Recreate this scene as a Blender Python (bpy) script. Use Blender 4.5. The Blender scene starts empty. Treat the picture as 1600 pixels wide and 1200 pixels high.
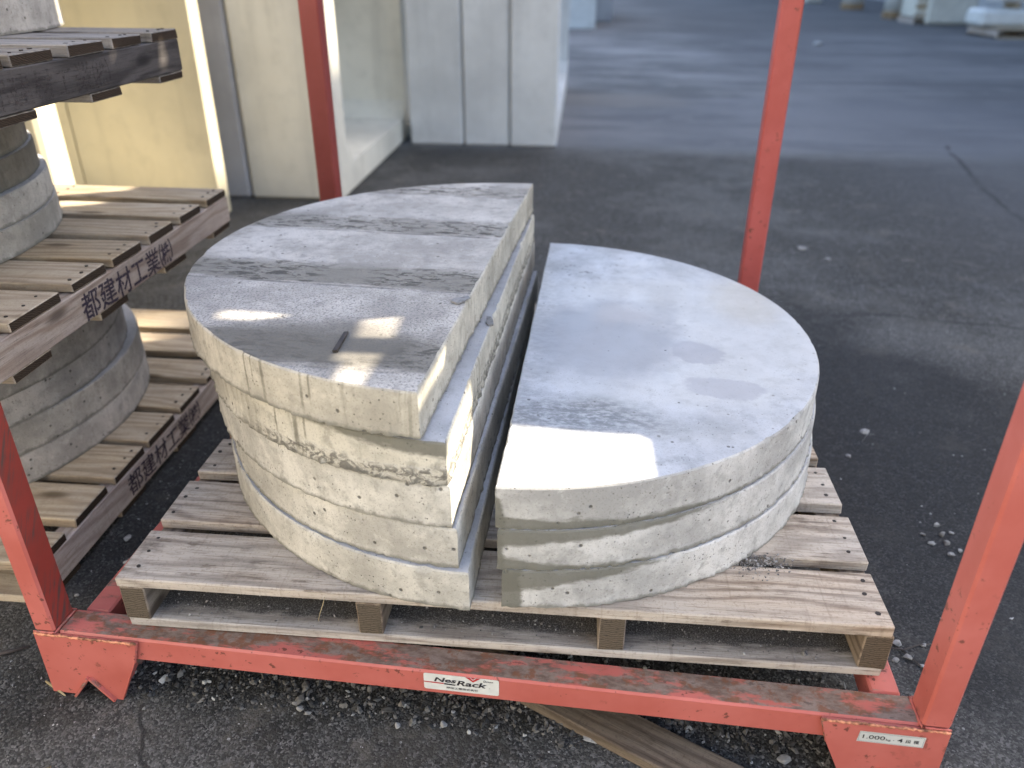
import bpy, bmesh, math, random
from mathutils import Vector, Matrix, noise as mnoise

R = math.radians
rnd = random.Random(7)
scene = bpy.context.scene
C = scene.collection
G = 0.225                       # height of the rack pallet's deck above the ground

# ------------------------------------------------------------------ camera
CAM_POS = Vector((0.6463, -0.8222, 0.7887 + G))
YAW, PITCH, ROLL, FPX = R(4.814), R(28.142), R(0.252), 1231.06
fw = Vector((-math.sin(YAW) * math.cos(PITCH), math.cos(YAW) * math.cos(PITCH), -math.sin(PITCH)))
rt = Vector((math.cos(YAW), math.sin(YAW), 0)); up = rt.cross(fw)
rt2 = math.cos(ROLL) * rt + math.sin(ROLL) * up
up2 = -math.sin(ROLL) * rt + math.cos(ROLL) * up
cd = bpy.data.cameras.new('camera'); cam = bpy.data.objects.new('camera', cd); C.objects.link(cam)
m = Matrix((rt2, up2, -fw)).transposed().to_4x4(); m.translation = CAM_POS
cam.matrix_world = m
cd.sensor_width = 36; cd.lens = FPX / 1600 * 36
cd.clip_start = 0.05; cd.clip_end = 1500
cd.dof.use_dof = True; cd.dof.focus_distance = 1.18; cd.dof.aperture_fstop = cd.lens / 10.0
scene.camera = cam

# ------------------------------------------------------------------ sky, sun, exposure
SUN_AZ = R(25)                  # from +x towards +y
SUN_EL = math.atan(1.0 * math.cos(SUN_AZ))
w = bpy.data.worlds.new("World"); scene.world = w; w.use_nodes = True
nt = w.node_tree; nt.nodes.clear()
sky = nt.nodes.new('ShaderNodeTexSky'); sky.sky_type = 'NISHITA'; sky.sun_disc = False
sky.sun_elevation = SUN_EL; sky.sun_rotation = R(90) - SUN_AZ
sky.altitude = 50; sky.air_density = 1.0; sky.dust_density = 2.4; sky.ozone_density = 1.0
bg = nt.nodes.new('ShaderNodeBackground'); bg.inputs[1].default_value = 0.13
wo = nt.nodes.new('ShaderNodeOutputWorld')
nt.links.new(sky.outputs[0], bg.inputs[0]); nt.links.new(bg.outputs[0], wo.inputs[0])
sd = bpy.data.lights.new('sun', 'SUN'); sd.energy = 4.2; sd.angle = R(0.53); sd.color = (1.0, 0.88, 0.70)
sun = bpy.data.objects.new('sun', sd); C.objects.link(sun)
S = Vector((math.cos(SUN_EL) * math.cos(SUN_AZ), math.cos(SUN_EL) * math.sin(SUN_AZ), math.sin(SUN_EL)))
sun.rotation_euler = S.to_track_quat('Z', 'Y').to_euler(); sun.location = (8, 4, 9)
vs = scene.view_settings
vs.view_transform = 'Standard'; vs.look = 'None'; vs.gamma = 1; vs.use_curve_mapping = False
vs.exposure = 2.0

# ------------------------------------------------------------------ node helper
class Mat:
    def __init__(s, name):
        s.m = bpy.data.materials.new(name); s.m.use_nodes = True
        s.t = s.m.node_tree; s.t.nodes.clear()
        s.out = s.t.nodes.new('ShaderNodeOutputMaterial')
        s._obj = None
    def put(s, sock, v):
        if v is None: return
        if isinstance(v, bpy.types.NodeSocket): s.t.links.new(v, sock)
        else:
            if sock.type == 'RGBA' and len(v) == 3: v = (*v, 1)
            sock.default_value = v
    def n(s, typ, ins=None, **props):
        nd = s.t.nodes.new('ShaderNode' + typ)
        for k, v in props.items(): setattr(nd, k, v)
        for k, v in (ins or {}).items(): s.put(nd.inputs[k], v)
        return nd
    def obj(s):
        return s.n('TexCoord').outputs['Object']
    def uv(s): return s.n('TexCoord').outputs['UV']
    def rand(s): return s.n('ObjectInfo').outputs['Random']
    def island(s): return s.n('NewGeometry').outputs['Random Per Island']
    def ma(s, op, a, b=0.0, c=0.0, clamp=False):
        return s.n('Math', {0: a, 1: b, 2: c}, operation=op, use_clamp=clamp).outputs[0]
    def vm(s, op, a, b): return s.n('VectorMath', {0: a, 1: b}, operation=op).outputs[0]
    def xyz(s, v):
        o = s.n('SeparateXYZ', {0: v}).outputs
        return o[0], o[1], o[2]
    def comb(s, x, y, z): return s.n('CombineXYZ', {0: x, 1: y, 2: z}).outputs[0]
    def noise(s, vec, scale, detail=3.0, rough=0.55, dist=0.0):
        return s.n('TexNoise', {'Vector': vec, 'Scale': scale, 'Detail': detail, 'Roughness': rough, 'Distortion': dist}).outputs[0]
    def vor(s, vec, scale, feature='F1', rnd_=1.0):
        nd = s.n('TexVoronoi', {'Vector': vec, 'Scale': scale, 'Randomness': rnd_}, feature=feature)
        return nd.outputs['Distance'], nd.outputs['Color'] if feature == 'F1' else None
    def step(s, f, a, b, lo=0.0, hi=1.0):
        return s.n('MapRange', {0: f, 1: a, 2: b, 3: lo, 4: hi}, interpolation_type='SMOOTHSTEP').outputs[0]
    def mix(s, f, a, b, mode='MIX'):
        nd = s.n('Mix', data_type='RGBA', blend_type=mode)
        s.put(nd.inputs[0], f); s.put(nd.inputs[6], a); s.put(nd.inputs[7], b)
        return nd.outputs[2]
    def off(s, vec, amount):
        """vec moved by a per-object random offset"""
        r = s.rand()
        return s.vm('ADD', vec, s.comb(s.ma('MULTIPLY', r, amount), s.ma('MULTIPLY', r, amount * 0.61), s.ma('MULTIPLY', r, amount * 1.37)))
    def bump(s, h, strength, dist, normal=None):
        nd = s.n('Bump', {'Height': h, 'Strength': strength, 'Distance': dist})
        if normal is not None: s.t.links.new(normal, nd.inputs['Normal'])
        return nd.outputs[0]
    def done(s, col, rough=0.8, normal=None, spec=0.4, metal=0.0, alpha=None):
        p = s.n('BsdfPrincipled', {'Base Color': col, 'Roughness': rough, 'Specular IOR Level': spec, 'Metallic': metal})
        if normal is not None: s.t.links.new(normal, p.inputs['Normal'])
        if alpha is not None: s.put(p.inputs['Alpha'], alpha)
        s.t.links.new(p.outputs[0], s.out.inputs[0])
        return s.m
    def blob(s, vec, c, rx, ry, soft=0.5, wob=None):
        """soft elliptical mask in the xy plane of vec"""
        x, y, _ = s.xyz(vec)
        dx = s.ma('DIVIDE', s.ma('SUBTRACT', x, c[0]), rx); dy = s.ma('DIVIDE', s.ma('SUBTRACT', y, c[1]), ry)
        d = s.ma('SQRT', s.ma('ADD', s.ma('MULTIPLY', dx, dx), s.ma('MULTIPLY', dy, dy)))
        if wob is not None: d = s.ma('ADD', d, wob)
        return s.step(d, 1.0 + soft, 1.0 - soft)

# ------------------------------------------------------------------ object helpers
def link(o, parent=None):
    C.objects.link(o)
    if parent is not None: o.parent = parent
    return o
def tag(o, label=None, cat=None, group=None, kind=None):
    for k, v in (('label', label), ('category', cat), ('group', group), ('kind', kind)):
        if v: o[k] = v
    return o
def empty(name, loc=(0, 0, 0), rz=0.0):
    o = bpy.data.objects.new(name, None); o.location = loc; o.rotation_euler = (0, 0, rz); o.empty_display_size = 0.1
    return link(o)
def mobj(name, me, mats, parent=None, loc=None, rot=None):
    o = bpy.data.objects.new(name, me)
    for mt in (mats if isinstance(mats, (list, tuple)) else [mats]):
        if len(me.materials) < (len(mats) if isinstance(mats, (list, tuple)) else 1): me.materials.append(mt)
    if loc is not None: o.location = loc
    if rot is not None: o.rotation_euler = rot
    return link(o, parent)
def from_bm(bm, name='mesh'):
    me = bpy.data.meshes.new(name); bm.normal_update(); bm.to_mesh(me); bm.free(); return me
def box_bm(bm, lo, hi, bevel=0.0, mat=0, jag=0.0, rs=None):
    x0, y0, z0 = lo; x1, y1, z1 = hi
    vs_ = [bm.verts.new((x, y, z)) for x in (x0, x1) for y in (y0, y1) for z in (z0, z1)]
    if jag:
        for v in vs_: v.co += Vector(((rs or rnd).uniform(-jag, jag), (rs or rnd).uniform(-jag, jag), (rs or rnd).uniform(-jag, jag)))
    fs = []
    for q in ((0, 1, 3, 2), (4, 6, 7, 5), (0, 4, 5, 1), (2, 3, 7, 6), (0, 2, 6, 4), (1, 5, 7, 3)):
        f = bm.faces.new([vs_[i] for i in q]); f.material_index = mat; fs.append(f)
    if bevel:
        es = list({e for f in fs for e in f.edges})
        bmesh.ops.bevel(bm, geom=es, offset=bevel, segments=1, affect='EDGES', profile=0.5)
    return fs
def prism_bm(bm, poly, axis_fn, d0, d1, mat=0):
    """extrude a 2-D polygon; axis_fn(u, v, d) -> point"""
    a = [bm.verts.new(axis_fn(u, v, d0)) for u, v in poly]; b = [bm.verts.new(axis_fn(u, v, d1)) for u, v in poly]
    bm.faces.new(a).material_index = mat; bm.faces.new(b[::-1]).material_index = mat
    for i in range(len(poly)):
        j = (i + 1) % len(poly)
        bm.faces.new((a[j], a[i], b[i], b[j])).material_index = mat
    bmesh.ops.recalc_face_normals(bm, faces=bm.faces[:])
def tube_bm(bm, pts, r, sides=6, mat=0):
    rings = []
    for i, p in enumerate(pts):
        p = Vector(p); q = Vector(pts[min(i + 1, len(pts) - 1)]); o = Vector(pts[max(i - 1, 0)])
        t = (q - o).normalized(); a = t.orthogonal().normalized(); b = t.cross(a)
        rr = r[i] if isinstance(r, (list, tuple)) else r
        rings.append([bm.verts.new(p + rr * (math.cos(k * 2 * math.pi / sides) * a + math.sin(k * 2 * math.pi / sides) * b)) for k in range(sides)])
    for A, B in zip(rings, rings[1:]):
        for k in range(sides):
            f = bm.faces.new((A[k], A[(k + 1) % sides], B[(k + 1) % sides], B[k])); f.material_index = mat; f.smooth = True
    bm.faces.new(rings[0][::-1]).material_index = mat; bm.faces.new(rings[-1]).material_index = mat
def text_mesh(body, thick=0.0, shear=0.0):
    cu = bpy.data.curves.new('lettering', 'FONT'); cu.body = body; cu.offset = thick; cu.shear = shear; cu.resolution_u = 3
    o = bpy.data.objects.new('lettering', cu); C.objects.link(o); bpy.context.view_layer.update()
    me = bpy.data.meshes.new_from_object(o.evaluated_get(bpy.context.evaluated_depsgraph_get()))
    bpy.data.objects.remove(o); bpy.data.curves.remove(cu)
    return me
def fit_text(me, w_, h_=None):
    """scale a flat text mesh so its box is (0..w, 0..h)"""
    xs = [v.co.x for v in me.vertices]; ys = [v.co.y for v in me.vertices]
    sx = w_ / (max(xs) - min(xs)); sy = h_ / (max(ys) - min(ys)) if h_ else sx
    x0, y0 = min(xs), min(ys)
    for v in me.vertices: v.co.x = (v.co.x - x0) * sx; v.co.y = (v.co.y - y0) * sy
    return me

# ------------------------------------------------------------------ materials
def wood(name, light, dark, grey, grey_amt=0.5, axis=0, dirt=0.35, dust=None):
    k = Mat(name); p = k.off(k.obj(), 37.0); x, y, z = k.xyz(p)
    across = y if axis == 0 else x
    sv = lambda a, o: tuple(a if i == axis else o for i in range(3))
    warp = k.noise(k.vm('MULTIPLY', p, sv(1.5, 8.0)), 1.0, 3.0, 0.5)
    ph = k.ma('ADD', k.ma('MULTIPLY', k.ma('ADD', across, k.ma('MULTIPLY', z, 0.8)), 240.0), k.ma('MULTIPLY', warp, 46.0))
    ring = k.ma('ADD', k.ma('MULTIPLY', k.ma('SINE', ph), 0.5), 0.5)
    fib = k.noise(k.vm('MULTIPLY', p, sv(9.0, 150.0)), 1.0, 5.0, 0.68)
    fine = k.noise(k.vm('MULTIPLY', p, sv(16.0, 620.0)), 1.0, 3.0, 0.65)
    big = k.noise(k.vm('MULTIPLY', p, sv(2.6, 9.0)), 1.0, 4.0, 0.6); r = k.rand()
    g = k.ma('ADD', k.ma('MULTIPLY', k.ma('POWER', ring, 1.6), 0.36), k.ma('MULTIPLY', fib, 0.75))
    col = k.mix(k.step(g, 0.36, 0.80), light, dark)
    gm = k.step(k.ma('ADD', k.ma('MULTIPLY', big, 0.85), k.ma('MULTIPLY', r, 0.3)), 0.36, 0.70, 0.0, grey_amt)
    col = k.mix(gm, col, k.mix(g, tuple(c * 1.3 for c in grey), tuple(c * 0.62 for c in grey)))
    col = k.mix(k.step(fine, 0.52, 0.70, 0.0, 0.6), col, tuple(c * 0.4 for c in dark))
    speck = k.noise(p, 230.0, 4.0, 0.7)
    col = k.mix(k.step(speck, 0.52, 0.68, 0.0, 0.35), col, tuple(c * 0.6 for c in dark))
    blot = k.noise(k.vm('MULTIPLY', p, sv(6.0, 14.0)), 1.0, 5.0, 0.72)
    col = k.mix(k.step(blot, 0.55, 0.72, 0.0, dirt), col, (0.085, 0.066, 0.05))
    saw = k.noise(k.vm('MULTIPLY', p, sv(170.0, 5.0)), 1.0, 2.0, 0.5)
    col = k.mix(k.step(saw, 0.55, 0.8, 0.0, 0.28), col, tuple(c * 0.6 for c in dark))
    kd, _ = k.vor(k.vm('MULTIPLY', p, sv(3.4, 10.0)), 1.0)
    col = k.mix(k.step(kd, 0.15, 0.04, 0.0, 0.85), col, tuple(c * 0.34 for c in dark))
    edge = k.noise(k.vm('MULTIPLY', p, sv(13.0, 26.0)), 1.0, 5.0, 0.7)
    col = k.mix(k.step(k.ma('MULTIPLY', k.step(edge, 0.50, 0.66), k.step(fib, 0.30, 0.7)), 0.1, 1.0, 0.0, dirt), col, tuple(c * 0.45 for c in dark))
    if dust is not None:      # dark fines lying on the inner half of the board
        _, oy, oz = k.xyz(k.obj()); dn = k.noise(k.vm('MULTIPLY', k.obj(), (16.0, 60.0, 60.0)), 1.0, 5.0, 0.7)
        dm = k.step(k.ma('ADD', oy, k.ma('MULTIPLY', k.ma('SUBTRACT', dn, 0.5), 0.06)), dust - 0.02, dust + 0.006, 0.0, 0.93)
        dm = k.ma('MULTIPLY', dm, k.step(oz, -0.002, -0.0005))
        dg = k.noise(p, 420.0, 3.0, 0.75)
        col = k.mix(dm, col, k.mix(k.step(dg, 0.45, 0.7), (0.035, 0.033, 0.032), (0.20, 0.195, 0.19)))
    sat = k.n('HueSaturation', {'Color': col, 'Value': k.ma('ADD', 0.84, k.ma('MULTIPLY', r, 0.32))}).outputs[0]
    h = k.ma('SUBTRACT', k.ma('MULTIPLY', fib, 0.8), k.ma('ADD', k.ma('MULTIPLY', fine, 0.6), k.ma('MULTIPLY', ring, 0.3)))
    return k.done(sat, 0.8, k.bump(h, 0.5, 0.0016), 0.25)
def end_grain(name, col):
    k = Mat(name); p = k.off(k.obj(), 11.0)
    d = k.n('TexWave', {'Vector': p, 'Scale': 90.0, 'Distortion': 6.0, 'Detail': 2.0}, wave_type='RINGS').outputs['Fac']
    c = k.mix(d, tuple(x * 0.6 for x in col), tuple(x * 1.25 for x in col))
    f = k.noise(p, 300.0, 3.0)
    c = k.mix(k.step(f, 0.55, 0.7, 0, 0.6), c, tuple(x * 0.3 for x in col))
    return k.done(c, 0.9, k.bump(d, 0.4, 0.001), 0.2)

def concrete_base(k, p, base, mott=0.5, dark=(0.17, 0.16, 0.14)):
    a = k.noise(p, 6.0, 6.0, 0.66); b = k.noise(p, 40.0, 5.0, 0.66); f = k.noise(p, 380.0, 3.0, 0.65); c_ = k.noise(p, 15.0, 5.0, 0.7, 0.4)
    col = k.mix(k.step(a, 0.34, 0.66), tuple(c * (1 - 0.34 * mott) for c in base), tuple(min(c * (1 + 0.22 * mott), 0.8) for c in base))
    col = k.mix(k.step(c_, 0.52, 0.66, 0.0, 0.55 * mott), col, tuple(c * 0.66 for c in base))
    col = k.mix(k.step(b, 0.50, 0.68, 0.0, 0.75 * mott), col, tuple(c * 0.62 for c in base))
    col = k.mix(k.step(b, 0.42, 0.30, 0.0, 0.5 * mott), col, tuple(min(c * 1.25, 0.75) for c in base))
    col = k.mix(k.step(f, 0.54, 0.72, 0.0, 0.7 * mott), col, dark)
    v, _ = k.vor(p, 46.0); v2, _ = k.vor(k.vm('ADD', p, (3.3, 1.7, 0.4)), 120.0)
    sel = k.noise(p, 17.0, 2.0)
    pit = k.ma('MAXIMUM', k.ma('MULTIPLY', k.step(v, 0.15, 0.08), k.step(sel, 0.50, 0.54)), k.ma('MULTIPLY', k.step(v2, 0.16, 0.08), k.step(sel, 0.54, 0.46)))
    col = k.mix(k.ma('MULTIPLY', pit, 0.8), col, tuple(c * 0.4 for c in dark))
    h = k.ma('SUBTRACT', k.ma('ADD', k.ma('MULTIPLY', b, 0.8), k.ma('MULTIPLY', f, 0.45)), k.ma('MULTIPLY', pit, 1.8))
    return col, h, a, b, f
def side_concrete(name, base, wet=(), streak=0.0, drips=(), rough_low=None, seed=0.0, wet_seam_col=(0.135, 0.133, 0.11)):
    """formed concrete side; uv = (metres along the arc, metres above the bottom); wet = list of (a, b, c): wet where a*u+b*v+c > 0"""
    k = Mat(name); uv = k.uv(); u, v, _ = k.xyz(uv)
    p = k.vm('ADD', k.obj(), (seed, seed * 0.7, seed * 1.3))
    col, h, a, b, f = concrete_base(k, p, base, 0.95)
    vert = k.noise(k.comb(k.ma('MULTIPLY', u, 75.0), k.ma('MULTIPLY', v, 16.0), seed), 1.0, 5.0, 0.68)
    col = k.mix(k.step(vert, 0.5, 0.74, 0.0, 0.42), col, tuple(c * 0.62 for c in base))
    # dark seam line along the bottom edge
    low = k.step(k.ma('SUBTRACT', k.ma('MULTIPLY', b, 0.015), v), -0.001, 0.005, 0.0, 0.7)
    col = k.mix(low, col, wet_seam_col)
    if streak:
        s1 = k.noise(k.comb(k.ma('MULTIPLY', k.ma('ADD', u, k.ma('MULTIPLY', b, 0.008)), 105.0), k.ma('MULTIPLY', v, 6.0), seed + 4.0), 1.0, 3.0, 0.6)
        zn = k.step(k.noise(k.comb(k.ma('MULTIPLY', u, 7.0), 0.0, seed), 1.0, 1.0), 0.48, 0.56)
        col = k.mix(k.ma('MULTIPLY', zn, k.step(s1, 0.50, 0.78, 0.0, streak)), col, (0.13, 0.125, 0.095))
    wob = k.ma('MULTIPLY', k.ma('SUBTRACT', k.noise(k.comb(k.ma('MULTIPLY', u, 22.0), k.ma('MULTIPLY', v, 60.0), seed), 1.0, 4.0, 0.65), 0.5), 0.022)
    for (ca, cb, cc) in wet:
        e = k.ma('ADD', k.ma('ADD', k.ma('MULTIPLY', u, ca), k.ma('MULTIPLY', v, cb)), k.ma('ADD', wob, cc))
        col = k.mix(k.ma('MULTIPLY', k.step(u, -0.02, 0.0), k.step(e, -0.002, 0.006, 0.0, 0.9)), col, wet_seam_col)
    for (du, dw, dv) in drips:      # run-off marks: (where along the outline, width, lowest height)
        e = k.ma('ABSOLUTE', k.ma('SUBTRACT', k.ma('ADD', u, k.ma('MULTIPLY', wob, 0.12)), du))
        dm = k.ma('MULTIPLY', k.step(e, dw, dw * 0.25), k.step(k.ma('ADD', v, k.ma('MULTIPLY', wob, 0.8)), dv - 0.004, dv + 0.012))
        col = k.mix(k.ma('MULTIPLY', dm, k.step(b, 0.3, 0.6, 0.35, 0.75)), col, (0.13, 0.125, 0.095))
    if rough_low is not None:
        u1, v1 = rough_low
        crust = k.noise(k.vm('MULTIPLY', p, (60.0, 60.0, 90.0)), 1.0, 4.0, 0.7, 1.2)
        zone = k.ma('MULTIPLY', k.step(k.ma('ADD', u, k.ma('MULTIPLY', wob, 4.0)), u1, u1 - 0.12), k.step(k.ma('ADD', v, wob), v1, v1 - 0.014))
        col = k.mix(k.ma('MULTIPLY', zone, k.step(crust, 0.46, 0.56, 0.0, 0.85)), col, (0.13, 0.125, 0.11))
        h = k.ma('ADD', h, k.ma('MULTIPLY', k.ma('MULTIPLY', crust, zone), 5.0))
    return k.done(col, 0.85, k.bump(h, 0.7, 0.002), 0.25)
def top_left_concrete(name):
    """upper face of the top left slab: the print of wide form boards, a dark rough band beside each joint"""
    k = Mat(name); p = k.obj(); x, y, z = k.xyz(p)
    col, h, a, b, f = concrete_base(k, p, (0.49, 0.465, 0.425), 0.9)
    wav = k.ma('MULTIPLY', k.ma('SUBTRACT', k.noise(k.comb(k.ma('MULTIPLY', x, 9.0), k.ma('MULTIPLY', y, 30.0), 0.0), 1.0, 4.0, 0.7), 0.5), 0.05)
    yb = k.ma('FRACT', k.ma('ADD', k.ma('DIVIDE', k.ma('SUBTRACT', y, 0.09), 0.28), 8.0))
    yb2 = k.ma('FRACT', k.ma('ADD', k.ma('DIVIDE', k.ma('ADD', k.ma('SUBTRACT', y, 0.09), wav), 0.28), 8.0))
    band = k.ma('MULTIPLY', k.step(yb2, 0.0, 0.05), k.step(yb2, 0.42, 0.25))
    # the nearest bands are the dirtiest
    near = k.step(y, 0.5, -0.30, 0.45, 1.0)
    col = k.mix(k.ma('MULTIPLY', band, k.ma('MULTIPLY', near, 0.8)), col, (0.195, 0.185, 0.155))
    crust = k.noise(k.vm('MULTIPLY', p, (30.0, 75.0, 30.0)), 1.0, 6.0, 0.72, 0.8)
    cm = k.ma('MULTIPLY', k.step(crust, 0.50, 0.57), k.ma('MULTIPLY', band, k.step(k.noise(p, 6.0, 2.0), 0.34, 0.5)))
    col = k.mix(k.ma('MULTIPLY', cm, 0.85), col, (0.062, 0.058, 0.05))
    ln = k.ma('ADD', k.step(yb, 0.018, 0.004), k.step(yb, 0.982, 0.996))
    lm = k.ma('MULTIPLY', ln, k.step(k.noise(k.vm('MULTIPLY', p, (14.0, 3.0, 1.0)), 1.0, 2.0), 0.35, 0.6))
    col = k.mix(k.ma('MULTIPLY', lm, 0.65), col, (0.13, 0.125, 0.115))
    # dark speckle of the near half, coarse as sand
    sp = k.noise(p, 260.0, 3.0, 0.7); spz = k.step(y, -0.05, -0.28)
    col = k.mix(k.ma('MULTIPLY', k.step(sp, 0.50, 0.62), k.ma('MULTIPLY', spz, 0.75)), col, (0.13, 0.13, 0.135))
    # grey-brown film near the front
    col = k.mix(k.ma('MULTIPLY', k.blob(p, (-0.17, -0.40), 0.16, 0.07, 0.45, k.ma('SUBTRACT', a, 0.5)), 0.75), col, (0.13, 0.122, 0.105))
    h = k.ma('ADD', h, k.ma('ADD', k.ma('MULTIPLY', cm, -1.5), k.ma('ADD', k.ma('MULTIPLY', lm, -2.0), k.ma('MULTIPLY', sp, 0.8))))
    return k.done(col, 0.85, k.bump(h, 0.5, 0.0016), 0.3)
def top_right_concrete(name):
    """smooth trowelled upper face of the top right slab with tide marks and dull patches; object xy = metres from the middle of its flat edge"""
    k = Mat(name); p = k.obj()
    col, h, a, b, f = concrete_base(k, p, (0.47, 0.48, 0.495), 0.72)
    wob = k.ma('MULTIPLY', k.ma('SUBTRACT', k.noise(p, 11.0, 5.0, 0.6), 0.5), 1.3)
    wob2 = k.ma('MULTIPLY', k.ma('SUBTRACT', k.noise(p, 26.0, 4.0, 0.6), 0.5), 1.1)
    col = k.mix(k.ma('MULTIPLY', k.blob(p, (0.26, 0.02), 0.31, 0.31, 0.35, wob), 0.5), col, (0.62, 0.61, 0.57))
    col = k.mix(k.ma('MULTIPLY', k.blob(p, (0.13, -0.03), 0.15, 0.17, 0.35, wob), 0.75), col, (0.315, 0.322, 0.345))
    col = k.mix(k.ma('MULTIPLY', k.blob(p, (0.292, -0.072), 0.045, 0.045, 0.10, wob2), 0.6), col, (0.36, 0.355, 0.375))
    col = k.mix(k.ma('MULTIPLY', k.blob(p, (0.322, -0.195), 0.06, 0.035, 0.12, wob2), 0.55), col, (0.37, 0.365, 0.385))
    col = k.mix(k.ma('MULTIPLY', k.blob(p, (0.40, 0.19), 0.06, 0.10, 0.6, wob), 0.30), col, (0.55, 0.49, 0.36))
    col = k.mix(k.ma('MULTIPLY', k.blob(p, (0.17, 0.085), 0.05, 0.045, 0.6, wob), 0.25), col, (0.60, 0.53, 0.46))
    rub = k.noise(k.vm('MULTIPLY', p, (50.0, 90.0, 1.0)), 1.0, 5.0, 0.75)
    fr = k.blob(p, (0.07, -0.31), 0.15, 0.055, 0.55, wob)
    col = k.mix(k.ma('MULTIPLY', fr, k.step(rub, 0.36, 0.6, 0.25, 0.9)), col, (0.16, 0.168, 0.172))
    col = k.mix(k.ma('MULTIPLY', k.blob(p, (0.0, -0.05), 0.05, 0.42, 0.8, wob), k.step(rub, 0.4, 0.62, 0.0, 0.5)), col, (0.27, 0.275, 0.285))
    mk = k.ma('MULTIPLY', k.blob(p, (0.06, 0.315), 0.06, 0.045, 0.4), k.step(k.noise(k.vm('MULTIPLY', p, (60.0, 60.0, 1.0)), 1.0, 1.0), 0.62, 0.68))
    col = k.mix(k.ma('MULTIPLY', mk, 0.7), col, (0.13, 0.13, 0.13))
    fd, _ = k.vor(p, 22.0)
    col = k.mix(k.ma('MULTIPLY', k.step(fd, 0.06, 0.03), k.step(k.noise(p, 9.0, 1.0), 0.5, 0.55)), col, (0.1, 0.1, 0.1))
    rg = k.step(k.noise(p, 14.0, 3.0), 0.3, 0.7, 0.42, 0.66)
    return k.done(col, rg, k.bump(h, 0.2, 0.001), 0.35)
def plain_top(name, base):
    k = Mat(name); p = k.off(k.obj(), 9.0); col, h, *_ = concrete_base(k, p, base, 0.6)
    return k.done(col, 0.8, k.bump(h, 0.4, 0.0014), 0.3)
def cast_concrete(name, base, mott=0.8):
    k = Mat(name); p = k.off(k.obj(), 23.0)
    a = k.noise(p, 1.7, 5.0, 0.6); b = k.noise(p, 11.0, 4.0, 0.6)
    col = k.mix(k.step(a, 0.3, 0.7), tuple(c * (1 - 0.2 * mott) for c in base), tuple(min(c * (1 + 0.15 * mott), 0.8) for c in base))
    col = k.mix(k.step(b, 0.5, 0.75, 0.0, 0.35 * mott), col, tuple(c * 0.7 for c in base))
    st = k.noise(k.vm('MULTIPLY', p, (7.0, 7.0, 0.5)), 1.0, 5.0, 0.65)
    col = k.mix(k.step(st, 0.5, 0.72, 0.0, 0.45), col, tuple(c * 0.68 for c in base))
    return k.done(col, 0.85, k.bump(b, 0.3, 0.002), 0.3)
def paint(name, worn=0.0, base=(0.45, 0.108, 0.083)):
    k = Mat(name); p = k.off(k.obj(), 5.0)
    a = k.noise(p, 7.0, 4.0, 0.6); b = k.noise(p, 60.0, 4.0, 0.65); f = k.noise(p, 300.0, 2.0)
    col = k.mix(k.step(a, 0.3, 0.7), tuple(c * 0.88 for c in base), (base[0] * 1.05, base[1] * 1.25, base[2] * 1.35))
    ch = k.ma('MULTIPLY', k.step(b, 0.615, 0.65), k.step(a, 0.42, 0.58))
    col = k.mix(k.ma('MULTIPLY', ch, 0.8), col, (0.09, 0.035, 0.022))
    sp, _ = k.vor(p, 95.0)
    spk = k.ma('MULTIPLY', k.step(sp, 0.13, 0.08), k.step(k.noise(p, 31.0, 1.0), 0.56, 0.6))
    col = k.mix(k.ma('MULTIPLY', spk, 0.75), col, (0.13, 0.04, 0.025))
    rg = 0.46
    if worn:
        x, y, z = k.xyz(p)
        q = k.vm('MULTIPLY', p, (11.0, 34.0, 26.0))
        g = k.noise(q, 1.0, 6.0, 0.72); g2 = k.noise(k.vm('MULTIPLY', p, (26.0, 60.0, 40.0)), 1.0, 5.0, 0.75)
        w1 = k.step(g, 0.60 - 0.22 * worn, 0.70 - 0.2 * worn)
        rust = k.mix(k.step(g2, 0.35, 0.65), (0.12, 0.078, 0.058), (0.235, 0.18, 0.15))
        rust = k.mix(k.step(k.noise(p, 46.0, 4.0, 0.7), 0.50, 0.62, 0.0, 0.8), rust, (0.17, 0.068, 0.032))
        col = k.mix(w1, col, rust)
        col = k.mix(k.step(g2, 0.60, 0.66, 0.0, 0.6), col, (0.045, 0.03, 0.025))
        rg = k.step(g, 0.3, 0.7, 0.5, 0.8)
        h = k.ma('ADD', k.ma('MULTIPLY', g2, 1.0), f)
        return k.done(col, rg, k.bump(h, 0.3, 0.001), 0.4)
    return k.done(col, rg, k.bump(k.ma('ADD', b, k.ma('MULTIPLY', spk, -2.0)), 0.12, 0.001), 0.45)
def scuffed_shade_paint(name, scr=(0.075, 0.05, 0.045)):
    k = Mat(name); p = k.obj()
    base = (0.26, 0.036, 0.027)  # red darkened for this side's shade; the scuffs are wear
    a = k.noise(p, 7.0, 4.0, 0.6)
    col = k.mix(k.step(a, 0.3, 0.7), tuple(c * 0.8 for c in base), base)
    x, y, z = k.xyz(p)
    q = k.comb(k.ma('MULTIPLY', k.ma('ADD', y, k.ma('MULTIPLY', z, -0.55)), 130.0), k.ma('MULTIPLY', z, 12.0), x)
    s1 = k.noise(q, 1.0, 5.0, 0.7); zone = k.step(k.noise(k.vm('MULTIPLY', p, (1.0, 1.0, 5.0)), 2.2, 2.0), 0.40, 0.56)
    col = k.mix(k.ma('MULTIPLY', k.step(s1, 0.46, 0.6, 0.0, 0.9), zone), col, scr)
    return k.done(col, 0.55, k.bump(s1, 0.15, 0.001), 0.4)
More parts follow.
